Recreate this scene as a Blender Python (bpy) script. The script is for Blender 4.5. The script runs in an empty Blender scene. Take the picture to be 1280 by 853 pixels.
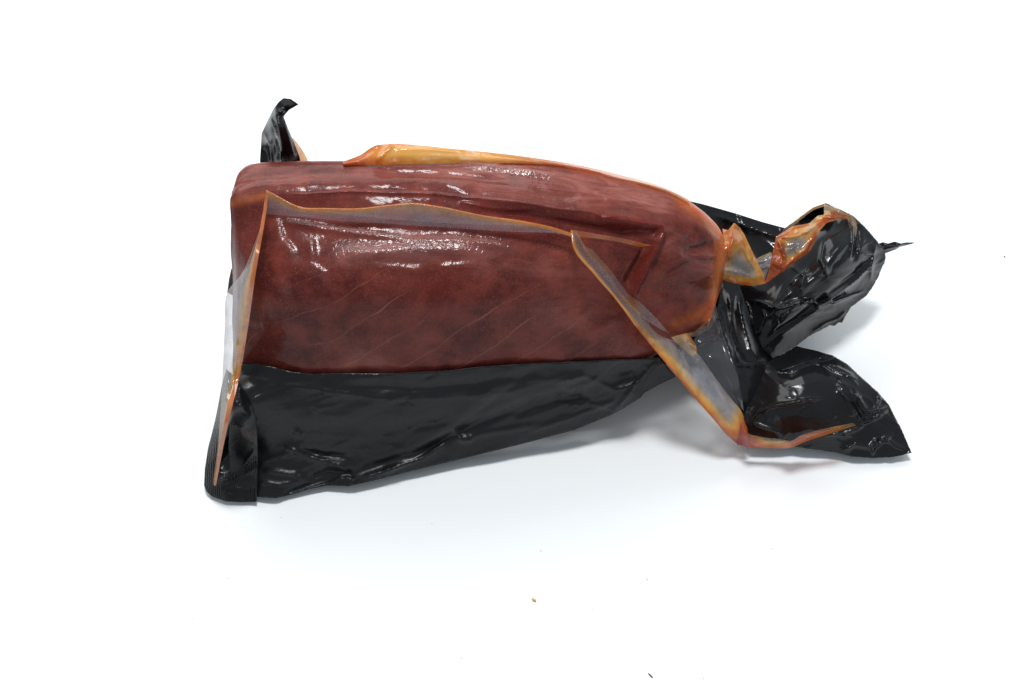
import bpy, math, random
import numpy as np
from mathutils import Vector
from mathutils.bvhtree import BVHTree
from mathutils.geometry import delaunay_2d_cdt
from mathutils import noise as mnoise

S = bpy.context.scene
COL = S.collection
random.seed(7)
RNG = np.random.default_rng(7)

# ------------------------------------------------------------------ camera, world, lights, exposure
ELEV, DIST, LENS = math.radians(50), 0.90, 50.0
CAM = np.array([0.0, -DIST * math.cos(ELEV), DIST * math.sin(ELEV)])
FWD = np.array([0.0, math.cos(ELEV), -math.sin(ELEV)])
UPV = np.array([0.0, math.sin(ELEV), math.cos(ELEV)])
FPX = LENS / 36.0 * 1280.0
cd = bpy.data.cameras.new('camera'); cd.lens = LENS; cd.sensor_width = 36; cd.clip_start = 0.01; cd.clip_end = 50
cam = bpy.data.objects.new('camera', cd); COL.objects.link(cam)
cam.location = CAM; cam.rotation_euler = (math.pi / 2 - ELEV, 0, 0)
S.camera = cam
S.view_settings.view_transform = 'Standard'; S.view_settings.look = 'None'
S.view_settings.exposure = 0.0; S.view_settings.gamma = 1.0; S.view_settings.use_curve_mapping = False
w = bpy.data.worlds.new('World'); S.world = w; w.use_nodes = True
w.node_tree.nodes['Background'].inputs[0].default_value = (0.80, 0.915, 1.0, 1)
w.node_tree.nodes['Background'].inputs[1].default_value = 0.48
S.cycles.max_bounces = 10; S.cycles.transparent_max_bounces = 12
S.cycles.use_denoising = True

def area(name, loc, target, sx, sy, power, color=(1, 1, 1)):
    l = bpy.data.lights.new(name, 'AREA'); l.shape = 'RECTANGLE'; l.size = sx; l.size_y = sy
    l.energy = power; l.color = color
    o = bpy.data.objects.new(name, l); COL.objects.link(o); o.location = loc
    o.rotation_euler = (Vector(target) - Vector(loc)).to_track_quat('-Z', 'Y').to_euler()
    return o
area('softbox_lamp', (-0.28, 0.85, 1.05), (0, 0, 0.03), 1.5, 0.8, 13, (1.0, 0.985, 0.97))
area('ceiling_lamp', (0.0, 0.06, 1.6), (0, 0, 0), 0.34, 0.24, 19, (0.98, 0.99, 1.0))

# ------------------------------------------------------------------ helpers
def ray(u, v):
    u = np.asarray(u, float); v = np.asarray(v, float)
    a = (u - 640.0) / FPX; b = (426.5 - v) / FPX
    return np.stack([a, FWD[1] + b * UPV[1], FWD[2] + b * UPV[2]], -1)
def at(u, v, z):
    """the world point at height z seen along the sight line (u, v)"""
    d = ray(u, v)
    t = (np.asarray(z, float) - CAM[2]) / d[..., 2]
    return CAM + d * t[..., None]
def pix(p):
    q = np.asarray(p) - CAM
    dz = q @ FWD
    return 640 + FPX * q[..., 0] / dz, 426.5 - FPX * (q @ UPV) / dz

def resample(pts, n, smooth=True):
    pts = np.asarray(pts, float)
    d = np.r_[0, np.cumsum(np.linalg.norm(np.diff(pts[:, :2], axis=0), axis=1) + 1e-9)]
    s = np.linspace(0, d[-1], n)
    return spl(d, pts, s) if smooth else np.stack([np.interp(s, d, pts[:, k]) for k in range(pts.shape[1])], 1)
def spl(x, y, xs):
    """monotone-ish cubic Hermite through (x, y)"""
    x = np.asarray(x, float); y = np.asarray(y, float)
    h = np.diff(x); m = np.diff(y, axis=0) / h[:, None]
    t = np.zeros_like(y)
    t[0], t[-1] = m[0], m[-1]
    if len(x) > 2:
        w0, w1 = h[1:, None], h[:-1, None]
        t[1:-1] = (m[:-1] * w0 + m[1:] * w1) / (w0 + w1)
    i = np.clip(np.searchsorted(x, xs, 'right') - 1, 0, len(x) - 2)
    q = ((xs - x[i]) / h[i])[:, None]; hh = h[i][:, None]
    return ((2*q**3 - 3*q**2 + 1) * y[i] + (q**3 - 2*q**2 + q) * hh * t[i]
            + (-2*q**3 + 3*q**2) * y[i+1] + (q**3 - q**2) * hh * t[i+1])

def dist_poly(u, v, poly):
    """distance to a polyline, signed side, and position 0..1 along it"""
    poly = np.asarray(poly, float)[:, :2]
    best = np.full(u.shape, 1e9); side = np.zeros(u.shape); pos = np.zeros(u.shape)
    L = np.r_[0, np.cumsum(np.linalg.norm(np.diff(poly, axis=0), axis=1))]
    for i in range(len(poly) - 1):
        a, b = poly[i], poly[i+1]; e = b - a; ll = e @ e + 1e-12
        t = np.clip(((u - a[0]) * e[0] + (v - a[1]) * e[1]) / ll, 0, 1)
        dx = u - a[0] - t * e[0]; dy = v - a[1] - t * e[1]
        d = np.hypot(dx, dy); k = d < best
        best = np.where(k, d, best); side = np.where(k, np.sign(e[0] * dy - e[1] * dx), side)
        pos = np.where(k, (L[i] + t * math.sqrt(ll)) / L[-1], pos)
    return best, side, pos
def creases(u, v, items):
    """items: (polyline, amplitude in m, width in px, kind)"""
    h = np.zeros(u.shape)
    for poly, amp, wd, kind in items:
        d, s, p = dist_poly(u, v, poly)
        end = np.clip(np.minimum(p, 1 - p) * 6, 0.0, 1) ** 0.7
        if kind == 'sharp': h += amp * np.exp(-d / wd) * end
        elif kind == 'soft': h += amp * np.exp(-(d / wd) ** 2) * end
        elif kind == 'step': h += amp * np.exp(-d / wd) * s * np.clip(d / 1.5, 0, 1) * end     # a lip: up on one side, down on the other
    return h
def crumple(u, v, cell, amp, seed, angle=0.0, stretch=1.0):
    """facets between folds, as in crumpled film: cell in px"""
    r = np.random.default_rng(seed)
    c, s = math.cos(math.radians(angle)), math.sin(math.radians(angle))
    a = (u * c + v * s) / (cell * stretch); b = (-u * s + v * c) / cell
    a = a + 0.35 * np.sin(b * 1.7 + seed) ; b = b + 0.35 * np.sin(a * 1.3 + 2 * seed)
    a0, a1, b0, b1 = a.min() - 1, a.max() + 1, b.min() - 1, b.max() + 1
    n = int((a1 - a0) * (b1 - b0)) + 6
    pa = r.uniform(a0, a1, n); pb = r.uniform(b0, b1, n); ph = r.uniform(0, 0.7, n)
    sa = r.uniform(-.7, .7, n); sb = r.uniform(-.7, .7, n)
    out = np.empty(a.shape)
    for i in range(0, a.size, 20000):
        A = a.ravel()[i:i+20000, None]; B = b.ravel()[i:i+20000, None]
        D = np.hypot(A - pa, B - pb) + ph
        k = np.argsort(D, 1)[:, :2]
        rows = np.arange(len(A))
        d1 = D[rows, k[:, 0]]; d2 = D[rows, k[:, 1]]
        lean = sa[k] * (A - pa[k]) + sb[k] * (B - pb[k])
        wgt = np.clip(0.5 + (d2 - d1) * 2.5, 0.5, 1)
        out.ravel()[i:i+20000] = lean[:, 0] * wgt + lean[:, 1] * (1 - wgt) + 0.5 * (1 - np.clip(d2 - d1, 0, 1))
    return amp * out
def fbm(P, scale, seed=0.0, octaves=3):
    return np.array([mnoise.fractal(Vector((p[0] * scale + seed, p[1] * scale, p[2] * scale)), 0.8, 2.0, octaves) for p in P])

def mesh_obj(name, verts, faces, mat, parent=None, attrs=None, thick=0.0, uv=None, smooth=True):
    me = bpy.data.meshes.new(name)
    me.from_pydata([tuple(p) for p in verts], [], faces)
    for k, val in (attrs or {}).items():
        at_ = me.attributes.new(k, 'FLOAT', 'POINT'); at_.data.foreach_set('value', np.asarray(val, np.float32))
    if uv is not None:
        ul = me.uv_layers.new(name='UVMap'); idx = np.empty(len(me.loops), np.int32)
        me.loops.foreach_get('vertex_index', idx)
        ul.data.foreach_set('uv', np.asarray(uv, np.float32)[idx].ravel())
    if smooth: me.polygons.foreach_set('use_smooth', [True] * len(me.polygons))
    me.materials.append(mat); me.update()
    o = bpy.data.objects.new(name, me); COL.objects.link(o)
    if parent: o.parent = parent
    if thick:
        m = o.modifiers.new('thickness', 'SOLIDIFY'); m.thickness = thick; m.offset = -1
    return o
def tag(o, label=None, cat=None, group=None, kind=None):
    for k, val in (('label', label), ('category', cat), ('group', group), ('kind', kind)):
        if val: o[k] = val
    return o
def fine_folds(pts, n, seed, angle, spread, length, amp, wd=1.2):
    """n long thin wrinkles starting round the given points"""
    r = random.Random(seed); out = []
    for i in range(n):
        a, b = r.choice(pts); u, v = a + r.uniform(-14, 14), b + r.uniform(-14, 14)
        th = math.radians(angle + r.uniform(-spread, spread)); L = length * r.uniform(.5, 1.3); P_ = [(u, v)]
        for q in range(3):
            th += r.uniform(-.35, .35); u += L / 3 * math.cos(th); v += L / 3 * math.sin(th); P_.append((u, v))
        out.append((P_, amp * r.choice((-.7, 1, 1)) * r.uniform(.5, 1.2), wd * r.uniform(.8, 1.5), 'sharp'))
    return out
def grade(u, v, spots, base=0.0):
    """value painted by strokes: (polyline, width px, value)"""
    out = np.full(u.shape, float(base))
    for poly, wd, val in spots:
        d, s, p = dist_poly(u, v, poly)
        f = np.exp(-(d / wd) ** 2)
        out = out * (1 - f) + val * f
    return out

def sheet(name, outline, inner, mat, parent, step=3.0, smooth=False, fold=(), crump=(), attrs=None, thick=0.0003, jag=0.0):
    """a piece of film: an outline of (u, v, z) and inner heights, meshed finely and creased"""
    out = np.asarray(outline, float); ring = np.vstack([out, out[:1]])
    per = np.linalg.norm(np.diff(ring[:, :2], axis=0), axis=1).sum()
    ring = resample(ring, max(12, int(per / (step * 0.8))), smooth)[:-1]
    if jag: ring[:, :2] += np.random.default_rng(5).normal(0, jag, (len(ring), 2))
    ctl = np.vstack([out] + ([np.asarray(inner, float)] if len(inner) else []))
    C0 = 14.0
    phi = lambda r: np.sqrt(r * r + C0 * C0)
    n = len(ctl)
    K = phi(np.hypot(ctl[:, None, 0] - ctl[None, :, 0], ctl[:, None, 1] - ctl[None, :, 1]))
    Q = np.c_[np.ones(n), ctl[:, :2] / 100]
    M = np.block([[K + 1e-6 * np.eye(n), Q], [Q.T, np.zeros((3, 3))]])
    sol = np.linalg.lstsq(M, np.r_[ctl[:, 2], 0, 0, 0], rcond=None)[0]
    u0, v0 = ring[:, :2].min(0); u1, v1 = ring[:, :2].max(0)
    gu, gv = np.meshgrid(np.arange(u0 + step * .5, u1, step), np.arange(v0 + step * .5, v1, step * .87))
    gu = gu + (np.arange(gu.shape[0]) % 2)[:, None] * step * .5
    gu = gu.ravel() + RNG.uniform(-.2, .2, gu.size) * step; gv = gv.ravel() + RNG.uniform(-.2, .2, gv.size) * step
    de, _, _ = dist_poly(gu, gv, np.vstack([ring, ring[:1]]))
    inside = np.zeros(gu.shape, bool); rr = np.vstack([ring, ring[:1]])
    for i in range(len(ring)):
        x0, y0, x1, y1 = rr[i, 0], rr[i, 1], rr[i+1, 0], rr[i+1, 1]
        if y0 != y1: inside ^= ((y0 > gv) != (y1 > gv)) & (gu < (x1 - x0) * (gv - y0) / (y1 - y0) + x0)
    keep = inside & (de > step * .45)
    pts = [Vector((a, b)) for a, b in zip(ring[:, 0], ring[:, 1])] + [Vector((a, b)) for a, b in zip(gu[keep], gv[keep])]
    vs, _, fs, *_ = delaunay_2d_cdt(pts, [], [list(range(len(ring)))], 1, 1e-5)
    u = np.array([p[0] for p in vs]); v = np.array([p[1] for p in vs])
    ph = phi(np.hypot(u[:, None] - ctl[:, 0], v[:, None] - ctl[:, 1]))
    z = ph @ sol[:n] + np.c_[np.ones(len(u)), u / 100, v / 100] @ sol[n:]
    h = creases(u, v, fold)
    for (cell, amp, seed, ang, st) in crump: h = h + crumple(u, v, cell, amp, seed, ang, st)
    z = np.maximum(z + h, 0.0012)
    P = at(u, v, z)
    F = []
    for f in fs:
        a, b, c = (P[f[0]], P[f[1]], P[f[2]])
        F.append(list(f) if np.dot(np.cross(b - a, c - a), CAM - a) > 0 else list(reversed(f)))
    at_ = {k: fn(u, v) for k, fn in (attrs or {}).items()}
    return mesh_obj(name, P, F, mat, parent, at_, thick)

def loft(name, lines, mat, parent, n=80, m=5, vals=None, fold=(), crump=(), thick=0.0, lin=False):
    """a strip of film spanned between edge lines of (u, v, z); vals gives attribute values per line"""
    R = [resample(l, n) for l in lines]
    R = np.stack(R)                                             # lines x n x 3
    k = len(lines); x = np.arange(k, dtype=float)
    xs = np.linspace(0, k - 1, (k - 1) * m + 1)
    G = np.stack([(np.stack([np.interp(xs, x, R[:, j, q]) for q in range(3)], 1) if lin else spl(x, R[:, j], xs)) for j in range(n)], 1)    # rows x n x 3
    rows = len(xs)
    u, v, z = (G[..., i].ravel() for i in range(3))
    h = creases(u, v, fold)
    for (cell, amp, seed, ang, st) in crump: h = h + crumple(u, v, cell, amp, seed, ang, st)
    P = at(u, v, np.maximum(z + h, 0.001))
    F = []
    for r in range(rows - 1):
        for j in range(n - 1):
            f = [r*n + j, r*n + j + 1, (r+1)*n + j + 1, (r+1)*n + j]
            a, b, c = P[f[0]], P[f[1]], P[f[2]]
            F.append(f)
    mid = F[len(F) // 2]; nn = np.cross(P[mid[1]] - P[mid[0]], P[mid[2]] - P[mid[0]])
    if nn @ (CAM - P[mid[0]]) < 0: F = [f[::-1] for f in F]
    at_ = {}
    for key, vv in (vals or {}).items():
        if callable(vv): at_[key] = vv(u, v)
        else:
            vv = np.asarray(vv, float)
            if vv.ndim == 1: at_[key] = np.repeat(np.interp(xs, x, vv), n)
            else:
                VV = np.stack([np.interp(np.linspace(0, 1, n), np.linspace(0, 1, vv.shape[1]), q) for q in vv])
                at_[key] = np.stack([np.interp(xs, x, VV[:, j]) for j in range(n)], 1).ravel()
    return mesh_obj(name, P, F, mat, parent, at_, thick)

# ------------------------------------------------------------------ materials
class NT:
    def __init__(s, name):
        s.m = bpy.data.materials.new(name); s.m.use_nodes = True; s.t = s.m.node_tree
        s.t.nodes.clear(); s.out = s.n('ShaderNodeOutputMaterial')
    def n(s, typ, ins=None, **kw):
        nd = s.t.nodes.new(typ)
        for k, val in kw.items(): setattr(nd, k, val)
        for k, val in (ins or {}).items(): s.set(nd, k, val)
        return nd
    def set(s, nd, k, val):
        sock = nd.inputs[k]
        if isinstance(val, bpy.types.NodeSocket): s.t.links.new(val, sock)
        elif isinstance(val, bpy.types.Node): s.t.links.new(val.outputs[0], sock)
        else: sock.default_value = val
    def math(s, op, a, b=0.0, clamp=False):
        return s.n('ShaderNodeMath', {0: a, 1: b}, operation=op, use_clamp=clamp).outputs[0]
    def attr(s, name): return s.n('ShaderNodeAttribute', attribute_name=name).outputs['Fac']
    def noise(s, co, scale, detail=4, rough=0.55, dist=0.0):
        return s.n('ShaderNodeTexNoise', {'Vector': co, 'Scale': scale, 'Detail': detail, 'Roughness': rough, 'Distortion': dist}).outputs['Fac']
    def ramp(s, fac, stops):
        nd = s.n('ShaderNodeValToRGB', {0: fac}); e = nd.color_ramp.elements
        while len(e) < len(stops): e.new(0.5)
        for q, (p, c) in zip(e, stops):
            q.position = p; q.color = (c, c, c, 1) if isinstance(c, (int, float)) else (*c, 1)
        return nd.outputs[0]
    def mix(s, fac, a, b):
        nd = s.n('ShaderNodeMix', data_type='RGBA')
        s.set(nd, 0, fac); s.set(nd, 6, a if not isinstance(a, tuple) else (*a, 1)); s.set(nd, 7, b if not isinstance(b, tuple) else (*b, 1))
        return nd.outputs[2]
    def bump(s, height, strength, dist, normal=None):
        nd = s.n('ShaderNodeBump', {'Height': height, 'Strength': strength, 'Distance': dist})
        if normal is not None: s.set(nd, 'Normal', normal)
        return nd.outputs[0]
    def done(s, sh):
        s.t.links.new(sh.outputs[0], s.out.inputs[0]); return s.m

def mat_table():
    t = NT('white_table'); co = t.n('ShaderNodeTexCoord').outputs['Object']
    c = t.mix(t.noise(co, 3.0, 2), (0.80, 0.81, 0.815), (0.83, 0.835, 0.835))
    b = t.bump(t.noise(co, 900, 2), 0.05, 0.0005)
    return t.done(t.n('ShaderNodeBsdfPrincipled', {'Base Color': c, 'Roughness': 0.55, 'Specular IOR Level': 0.3, 'Normal': b}))

def mat_black(name, rough, emboss=False, sheen=0.0, fine=0.25, spec=0.3):
    t = NT(name); co = t.n('ShaderNodeTexCoord').outputs['Object']
    n1 = t.noise(co, 45, 4, 0.6); n2 = t.noise(co, 420, 3, 0.6)
    c = t.mix(n1, (0.0045, 0.0045, 0.005), (0.010, 0.010, 0.011))
    r = t.math('ADD', t.math('MULTIPLY', n1, 0.22), rough - 0.11)
    r = t.math('ADD', r, t.math('MULTIPLY', t.ramp(n2, [(0.55, 0.0), (0.75, 1.0)]), 0.12))
    nrm = t.bump(n1, fine, 0.0025); nrm = t.bump(n2, fine * 0.6, 0.0004, nrm)
    if emboss:
        sp = t.n('ShaderNodeSeparateXYZ', {0: co})
        k = 2 * math.pi / 0.0021
        yz = t.math('MULTIPLY', t.math('SUBTRACT', sp.outputs[1], sp.outputs[2]), 0.8)
        a = t.math('SINE', t.math('MULTIPLY', t.math('ADD', sp.outputs[0], yz), k * .8))
        b = t.math('SINE', t.math('MULTIPLY', t.math('SUBTRACT', sp.outputs[0], yz), k * .8))
        h = t.math('MULTIPLY', t.math('MULTIPLY', a, b), t.attr('seal'))
        nrm = t.bump(h, 0.9, 0.0005, nrm)
    p = t.n('ShaderNodeBsdfPrincipled', {'Base Color': c, 'Roughness': r, 'Normal': nrm, 'Specular IOR Level': spec,
                                         'Sheen Weight': sheen, 'Sheen Roughness': 0.6})
    return t.done(p)

def mat_clear():
    """clear film with meat juice caught in its folds; attributes juice (0 none .. 1 red) and cover (how milky)"""
    t = NT('clear_film'); co = t.n('ShaderNodeTexCoord').outputs['Object']
    n = t.noise(co, 160, 3, 0.6)
    j = t.math('MULTIPLY', t.attr('juice'), t.math('ADD', 0.72, t.math('MULTIPLY', n, 0.56)), True)
    col = t.ramp(j, [(0.0, (0.39, 0.385, 0.44)), (0.2, (0.60, 0.43, 0.24)), (0.4, (0.82, 0.42, 0.09)), (0.64, (0.66, 0.17, 0.03)), (1.0, (0.38, 0.035, 0.016))])
    streak = t.ramp(t.noise(co, 90, 4, 0.6, 0.6), [(0.35, 0.72), (0.65, 1.15)])
    cover = t.math('MULTIPLY', t.attr('cover'), streak, True)
    nrm = t.bump(t.noise(co, 110, 3, 0.5), 0.2, 0.0015); nrm = t.bump(t.noise(co, 500, 2), 0.06, 0.0003, nrm)
    body = t.n('ShaderNodeMixShader', {0: 0.5, 1: t.n('ShaderNodeBsdfDiffuse', {0: col, 'Normal': nrm}), 2: t.n('ShaderNodeBsdfTranslucent', {0: col, 'Normal': nrm})})
    thru = t.n('ShaderNodeBsdfTransparent', {0: t.mix(t.math('MULTIPLY', j, 0.9), (0.93, 0.93, 0.94), col)})
    base = t.n('ShaderNodeMixShader', {0: cover, 1: thru, 2: body})
    fr = t.math('MINIMUM', t.n('ShaderNodeFresnel', {'IOR': 1.45, 'Normal': nrm}).outputs[0], 0.12)
    gl = t.n('ShaderNodeBsdfGlossy', {0: (1, 1, 1, 1), 'Roughness': 0.13, 'Normal': nrm})
    return t.done(t.n('ShaderNodeMixShader', {0: fr, 1: base, 2: gl}))

def mat_loin():
    """raw tuna with the film clinging to it: the film is the coat"""
    t = NT('tuna_under_film'); co = t.n('ShaderNodeTexCoord').outputs['Object']; uv = t.n('ShaderNodeTexCoord').outputs['UV']
    su = t.n('ShaderNodeSeparateXYZ', {0: uv})
    big = t.noise(co, 22, 5, 0.6, 0.4); mid = t.noise(co, 75, 5, 0.65, 0.3)
    c = t.mix(t.ramp(big, [(0.36, 0.0), (0.66, 1.0)]), (0.052, 0.0070, 0.0055), (0.122, 0.0225, 0.0170))
    c = t.mix(t.math('MULTIPLY', t.ramp(mid, [(0.42, 0.0), (0.70, 1.0)]), 0.45), c, (0.25, 0.048, 0.031))
    # muscle grain along the loin
    gr = t.n('ShaderNodeMapping', {'Vector': uv, 'Scale': (14, 90, 1)}); gr.inputs['Rotation'].default_value = (0, 0, 0.25)
    c = t.mix(t.math('MULTIPLY', t.ramp(t.noise(gr.outputs[0], 1.0, 4, 0.6), [(0.4, 0.0), (0.7, 1.0)]), 0.10), c, (0.19, 0.055, 0.045))
    # white connective lines, slanting and wavy
    wob = t.math('MULTIPLY', t.math('SUBTRACT', t.noise(uv, 5, 4, 0.6), 0.5), 1.1)
    ph = t.math('ADD', t.math('ADD', t.math('MULTIPLY', su.outputs[0], 13.5), t.math('MULTIPLY', su.outputs[1], -22.0)), wob)
    fr = t.math('ABSOLUTE', t.math('SUBTRACT', t.math('FRACT', ph), 0.5))
    line = t.ramp(fr, [(0.0, 1.0), (0.010, 0.5), (0.03, 0.0)])
    lm = t.math('MULTIPLY', line, t.ramp(t.noise(uv, 7, 3, 0.6), [(0.42, 0.0), (0.62, 1.0)]))
    c = t.mix(t.math('MULTIPLY', lm, t.attr('lines')), c, (0.26, 0.088, 0.060))
    # places where the film is lifted off (milky, plus painted sheen), wet and deep red, or full of orange juice (plus a painted end glow)
    sm = t.n('ShaderNodeMapping', {'Vector': uv, 'Scale': (9, 24, 1)})
    fogn = t.ramp(t.noise(sm.outputs[0], 1.0, 6, 0.68, 1.2), [(0.38, 0.15), (0.68, 1.0)])
    fog_sheen = t.math('MULTIPLY', fogn, t.attr('fog_sheen'), True)
    c = t.mix(fog_sheen, c, (0.39, 0.15, 0.122))
    c = t.mix(t.attr('wet'), c, (0.10, 0.009, 0.006))
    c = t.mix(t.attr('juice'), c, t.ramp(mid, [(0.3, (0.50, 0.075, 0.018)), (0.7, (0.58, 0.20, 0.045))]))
    # tiny pale bubbles
    vo = t.n('ShaderNodeTexVoronoi', {'Vector': co, 'Scale': 560.0}).outputs['Distance']
    bub = t.math('MULTIPLY', t.ramp(vo, [(0.0, 1.0), (0.10, 1.0), (0.16, 0.0)]), t.ramp(t.noise(co, 40, 3), [(0.44, 0.0), (0.6, 1.0)]))
    c = t.mix(t.math('MULTIPLY', bub, 0.30), c, (0.46, 0.26, 0.22))
    fib = t.noise(co, 900, 3, 0.7)
    c = t.mix(t.math('MULTIPLY', t.ramp(fib, [(0.5, 0.0), (0.72, 1.0)]), 0.2), c, (0.32, 0.085, 0.062))
    nb = t.bump(mid, 0.35, 0.002)
    # the film's own fine wrinkles
    crk = t.attr('crackle')
    w1 = t.noise(co, 60, 4, 0.6, 0.5); w2 = t.noise(co, 330, 3.0, 0.6, 0.8)
    vc = t.n('ShaderNodeTexVoronoi', {'Vector': co, 'Scale': 330.0}, feature='DISTANCE_TO_EDGE').outputs['Distance']
    cn = t.bump(w1, 0.16, 0.003)
    cn = t.bump(w2, t.math('ADD', 0.05, t.math('MULTIPLY', crk, 0.42)), 0.0010, cn)
    cn = t.bump(t.math('MINIMUM', vc, 0.12), t.math('MULTIPLY', crk, 0.5), 0.002, cn)
    cr = t.math('ADD', t.math('ADD', 0.07, t.math('MULTIPLY', crk, 0.09)), t.math('MULTIPLY', t.ramp(t.noise(co, 50, 4), [(0.35, 0.0), (0.7, 1.0)]), 0.12))
    p = t.n('ShaderNodeBsdfPrincipled', {'Base Color': c, 'Roughness': 0.5, 'Specular IOR Level': 0.05, 'Normal': nb,
            'Subsurface Weight': 0.12, 'Subsurface Radius': (0.006, 0.002, 0.0012), 'Subsurface Scale': 1.0,
            'Coat Weight': t.math('ADD', 0.45, t.math('MULTIPLY', crk, 0.55), True), 'Coat Roughness': cr, 'Coat IOR': t.math('ADD', 1.34, t.math('MULTIPLY', crk, 0.2)), 'Coat Normal': cn})
    return t.done(p)

def mat_plain(name, col, rough=0.6):
    t = NT(name); co = t.n('ShaderNodeTexCoord').outputs['Object']
    c = t.mix(t.noise(co, 1500, 2), tuple(x * .7 for x in col), col)
    return t.done(t.n('ShaderNodeBsdfPrincipled', {'Base Color': c, 'Roughness': rough}))

M_TABLE = mat_table()
M_BLACK = mat_black('black_film', 0.17, fine=0.10)
M_MATT = mat_black('black_film_slack', 0.34, fine=0.35, spec=0.28)
M_SEAL = mat_black('black_film_sealed', 0.27, emboss=True)
M_CLEAR = mat_clear()
M_LOIN = mat_loin()

# ------------------------------------------------------------------ the table top
tab = mesh_obj('table_surface', [(-4, -4, 0), (4, -4, 0), (4, 4, 0), (-4, 4, 0)], [(0, 1, 2, 3)], M_TABLE, smooth=False)
tag(tab, kind='structure')

# ------------------------------------------------------------------ the tuna loin
A = [(297,560,.012),(303,585,.006),(330,598,.004),(400,590,.004),(480,575,.004),(560,560,.006),(640,540,.008),(715,515,.012),(780,490,.016),(826,462,.024),(858,435,.035),(874,420,.045),(884,410,.055)]
B = [(292,430,.070),(299,452,.068),(318,454,.070),(400,468,.068),(480,467,.068),(560,463,.068),(640,456,.067),(715,452,.065),(780,448,.062),(826,434,.060),(860,416,.062),(878,405,.064),(889,396,.066)]
C_ = [(289,340,.112),(298,352,.118),(320,360,.124),(400,365,.126),(480,367,.125),(560,368,.122),(640,368,.117),(715,366,.110),(780,364,.101),(830,364,.092),(866,366,.083),(886,368,.075),(896,371,.070)]
D_ = [(288,275,.140),(300,275,.143),(335,272,.146),(400,276,.146),(480,281,.145),(560,286,.142),(640,292,.138),(715,298,.131),(780,310,.122),(830,322,.112),(866,333,.100),(889,340,.090),(900,346,.080)]
E_ = [(288,254,.148),(300,247,.152),(345,243,.154),(400,242,.154),(480,241,.153),(560,245,.151),(640,252,.147),(715,265,.141),(780,272,.133),(830,285,.123),(868,299,.110),(893,311,.098),(905,321,.087)]
F_ = [(290,246,.150),(301,232,.153),(337,224,.156),(400,221,.156),(480,220,.155),(560,220,.153),(640,226,.149),(715,237,.143),(780,248,.136),(832,260,.126),(872,278,.113),(897,294,.099),(908,309,.088)]
G_ = [(294,240,.142),(303,214,.147),(330,205,.149),(400,202,.149),(480,203,.148),(560,200,.146),(640,200,.143),(715,208,.138),(780,223,.131),(831,237,.121),(869,258,.108),(894,278,.095),(906,297,.085)]
def station(line, n):
    line = np.asarray(line, float)
    return spl(np.arange(len(line), dtype=float), line, np.linspace(0, len(line) - 1, n))
NL, NR = 440, 300
lines = []
for L in (A, B, C_, D_, E_, F_, G_):
    q = station(L, NL); lines.append(at(q[:, 0], q[:, 1], q[:, 2]))
g = lines[6]; a_ = lines[0]
hgt = g[:, 2:3]
H_ = g + np.c_[np.zeros(NL), 0.022 + 0 * hgt[:, 0], -0.35 * hgt[:, 0]]
I_ = g + np.c_[np.zeros(NL), 0.030 + 0 * hgt[:, 0], -0.80 * hgt[:, 0]]
J_ = g.copy(); J_[:, 1] += 0.015; J_[:, 2] = 0.004 + 0.3 * (a_[:, 2] - .004)
lines += [H_, I_, J_]
RW = np.stack(lines)                                          # 10 x NL x 3
k = len(lines)
ext = np.concatenate([RW[-2:], RW, RW[:3]])                   # closed round the section
xs = np.linspace(0, k, NR, endpoint=False)
GRID = np.stack([spl(np.arange(-2, k + 3, dtype=float), ext[:, j], xs) for j in range(NL)], 1)   # NR x NL x 3
# end caps: the ring drawn in to its middle
def caps(ring, bulge):
    c = ring.mean(0); out = []
    for f in (0.97, 0.9, 0.75, 0.5, 0.2, 0.02):
        q = c + (ring - c) * f; q[:, 0] += bulge * (1 - f * f); out.append(q)
    return out
left = caps(GRID[:, 0], 0.0); right = caps(GRID[:, -1], 0.004)
FULL = np.concatenate([np.stack(left[::-1], 1), GRID, np.stack(right, 1)], 1)
NC = FULL.shape[1]
V = FULL.reshape(-1, 3).copy()
def grid_faces(nr, nc, wrap=True):
    F = []
    for r in range(nr if wrap else nr - 1):
        r2 = (r + 1) % nr
        for j in range(nc - 1): F.append((r*nc + j, r*nc + j + 1, r2*nc + j + 1, r2*nc + j))
    return F
FACES = grid_faces(NR, NC)
def grid_normals(G3):
    du = np.gradient(G3, axis=1); dv = np.roll(G3, -1, 0) - np.roll(G3, 1, 0)
    n = np.cross(du, dv); n /= np.linalg.norm(n, axis=2, keepdims=True) + 1e-12
    return n
N = grid_normals(FULL)
cen = FULL.mean((0, 1))
if (N * (FULL - FULL.mean(0, keepdims=True))).sum() < 0: N = -N; FACES = [f[::-1] for f in FACES]
N = N.reshape(-1, 3)
uu, vv = pix(V)
front = (N @ np.array([0, -.64, .77])) > -0.15
rowpos = np.repeat(np.arange(NR) / NR * k, NC)
colpos = np.tile(np.linspace(0, 1, NC), NR)
visible = (rowpos < 6.4) | (rowpos > 9.5)
E_RIDGE = [(349,243),(381,243),(437,240),(486,242),(543,243),(590,248),(635,252),(677,258),(698,262),(740,266),(754,273),(782,271),(800,273),(822,278)]
TUBE = [(750,273),(800,281),(823,284),(826,292),(817,312),(804,335),(795,352),(790,372)]
LOIN_WRINKLES = (fine_folds([(850,290),(875,300),(885,330),(870,350),(850,370)], 12, 61, 155, 25, 46, .0006, 1.7)
                 + fine_folds([(600,215),(680,228),(760,244),(540,214)], 9, 62, 8, 8, 80, .0005, 1.8)
                 + fine_folds([(330,300),(345,340),(330,380)], 6, 63, 75, 25, 40, .0004, 1.8)
                 + fine_folds([(700,330),(740,360),(650,320)], 6, 64, 30, 20, 60, .0004, 1.8))
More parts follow.
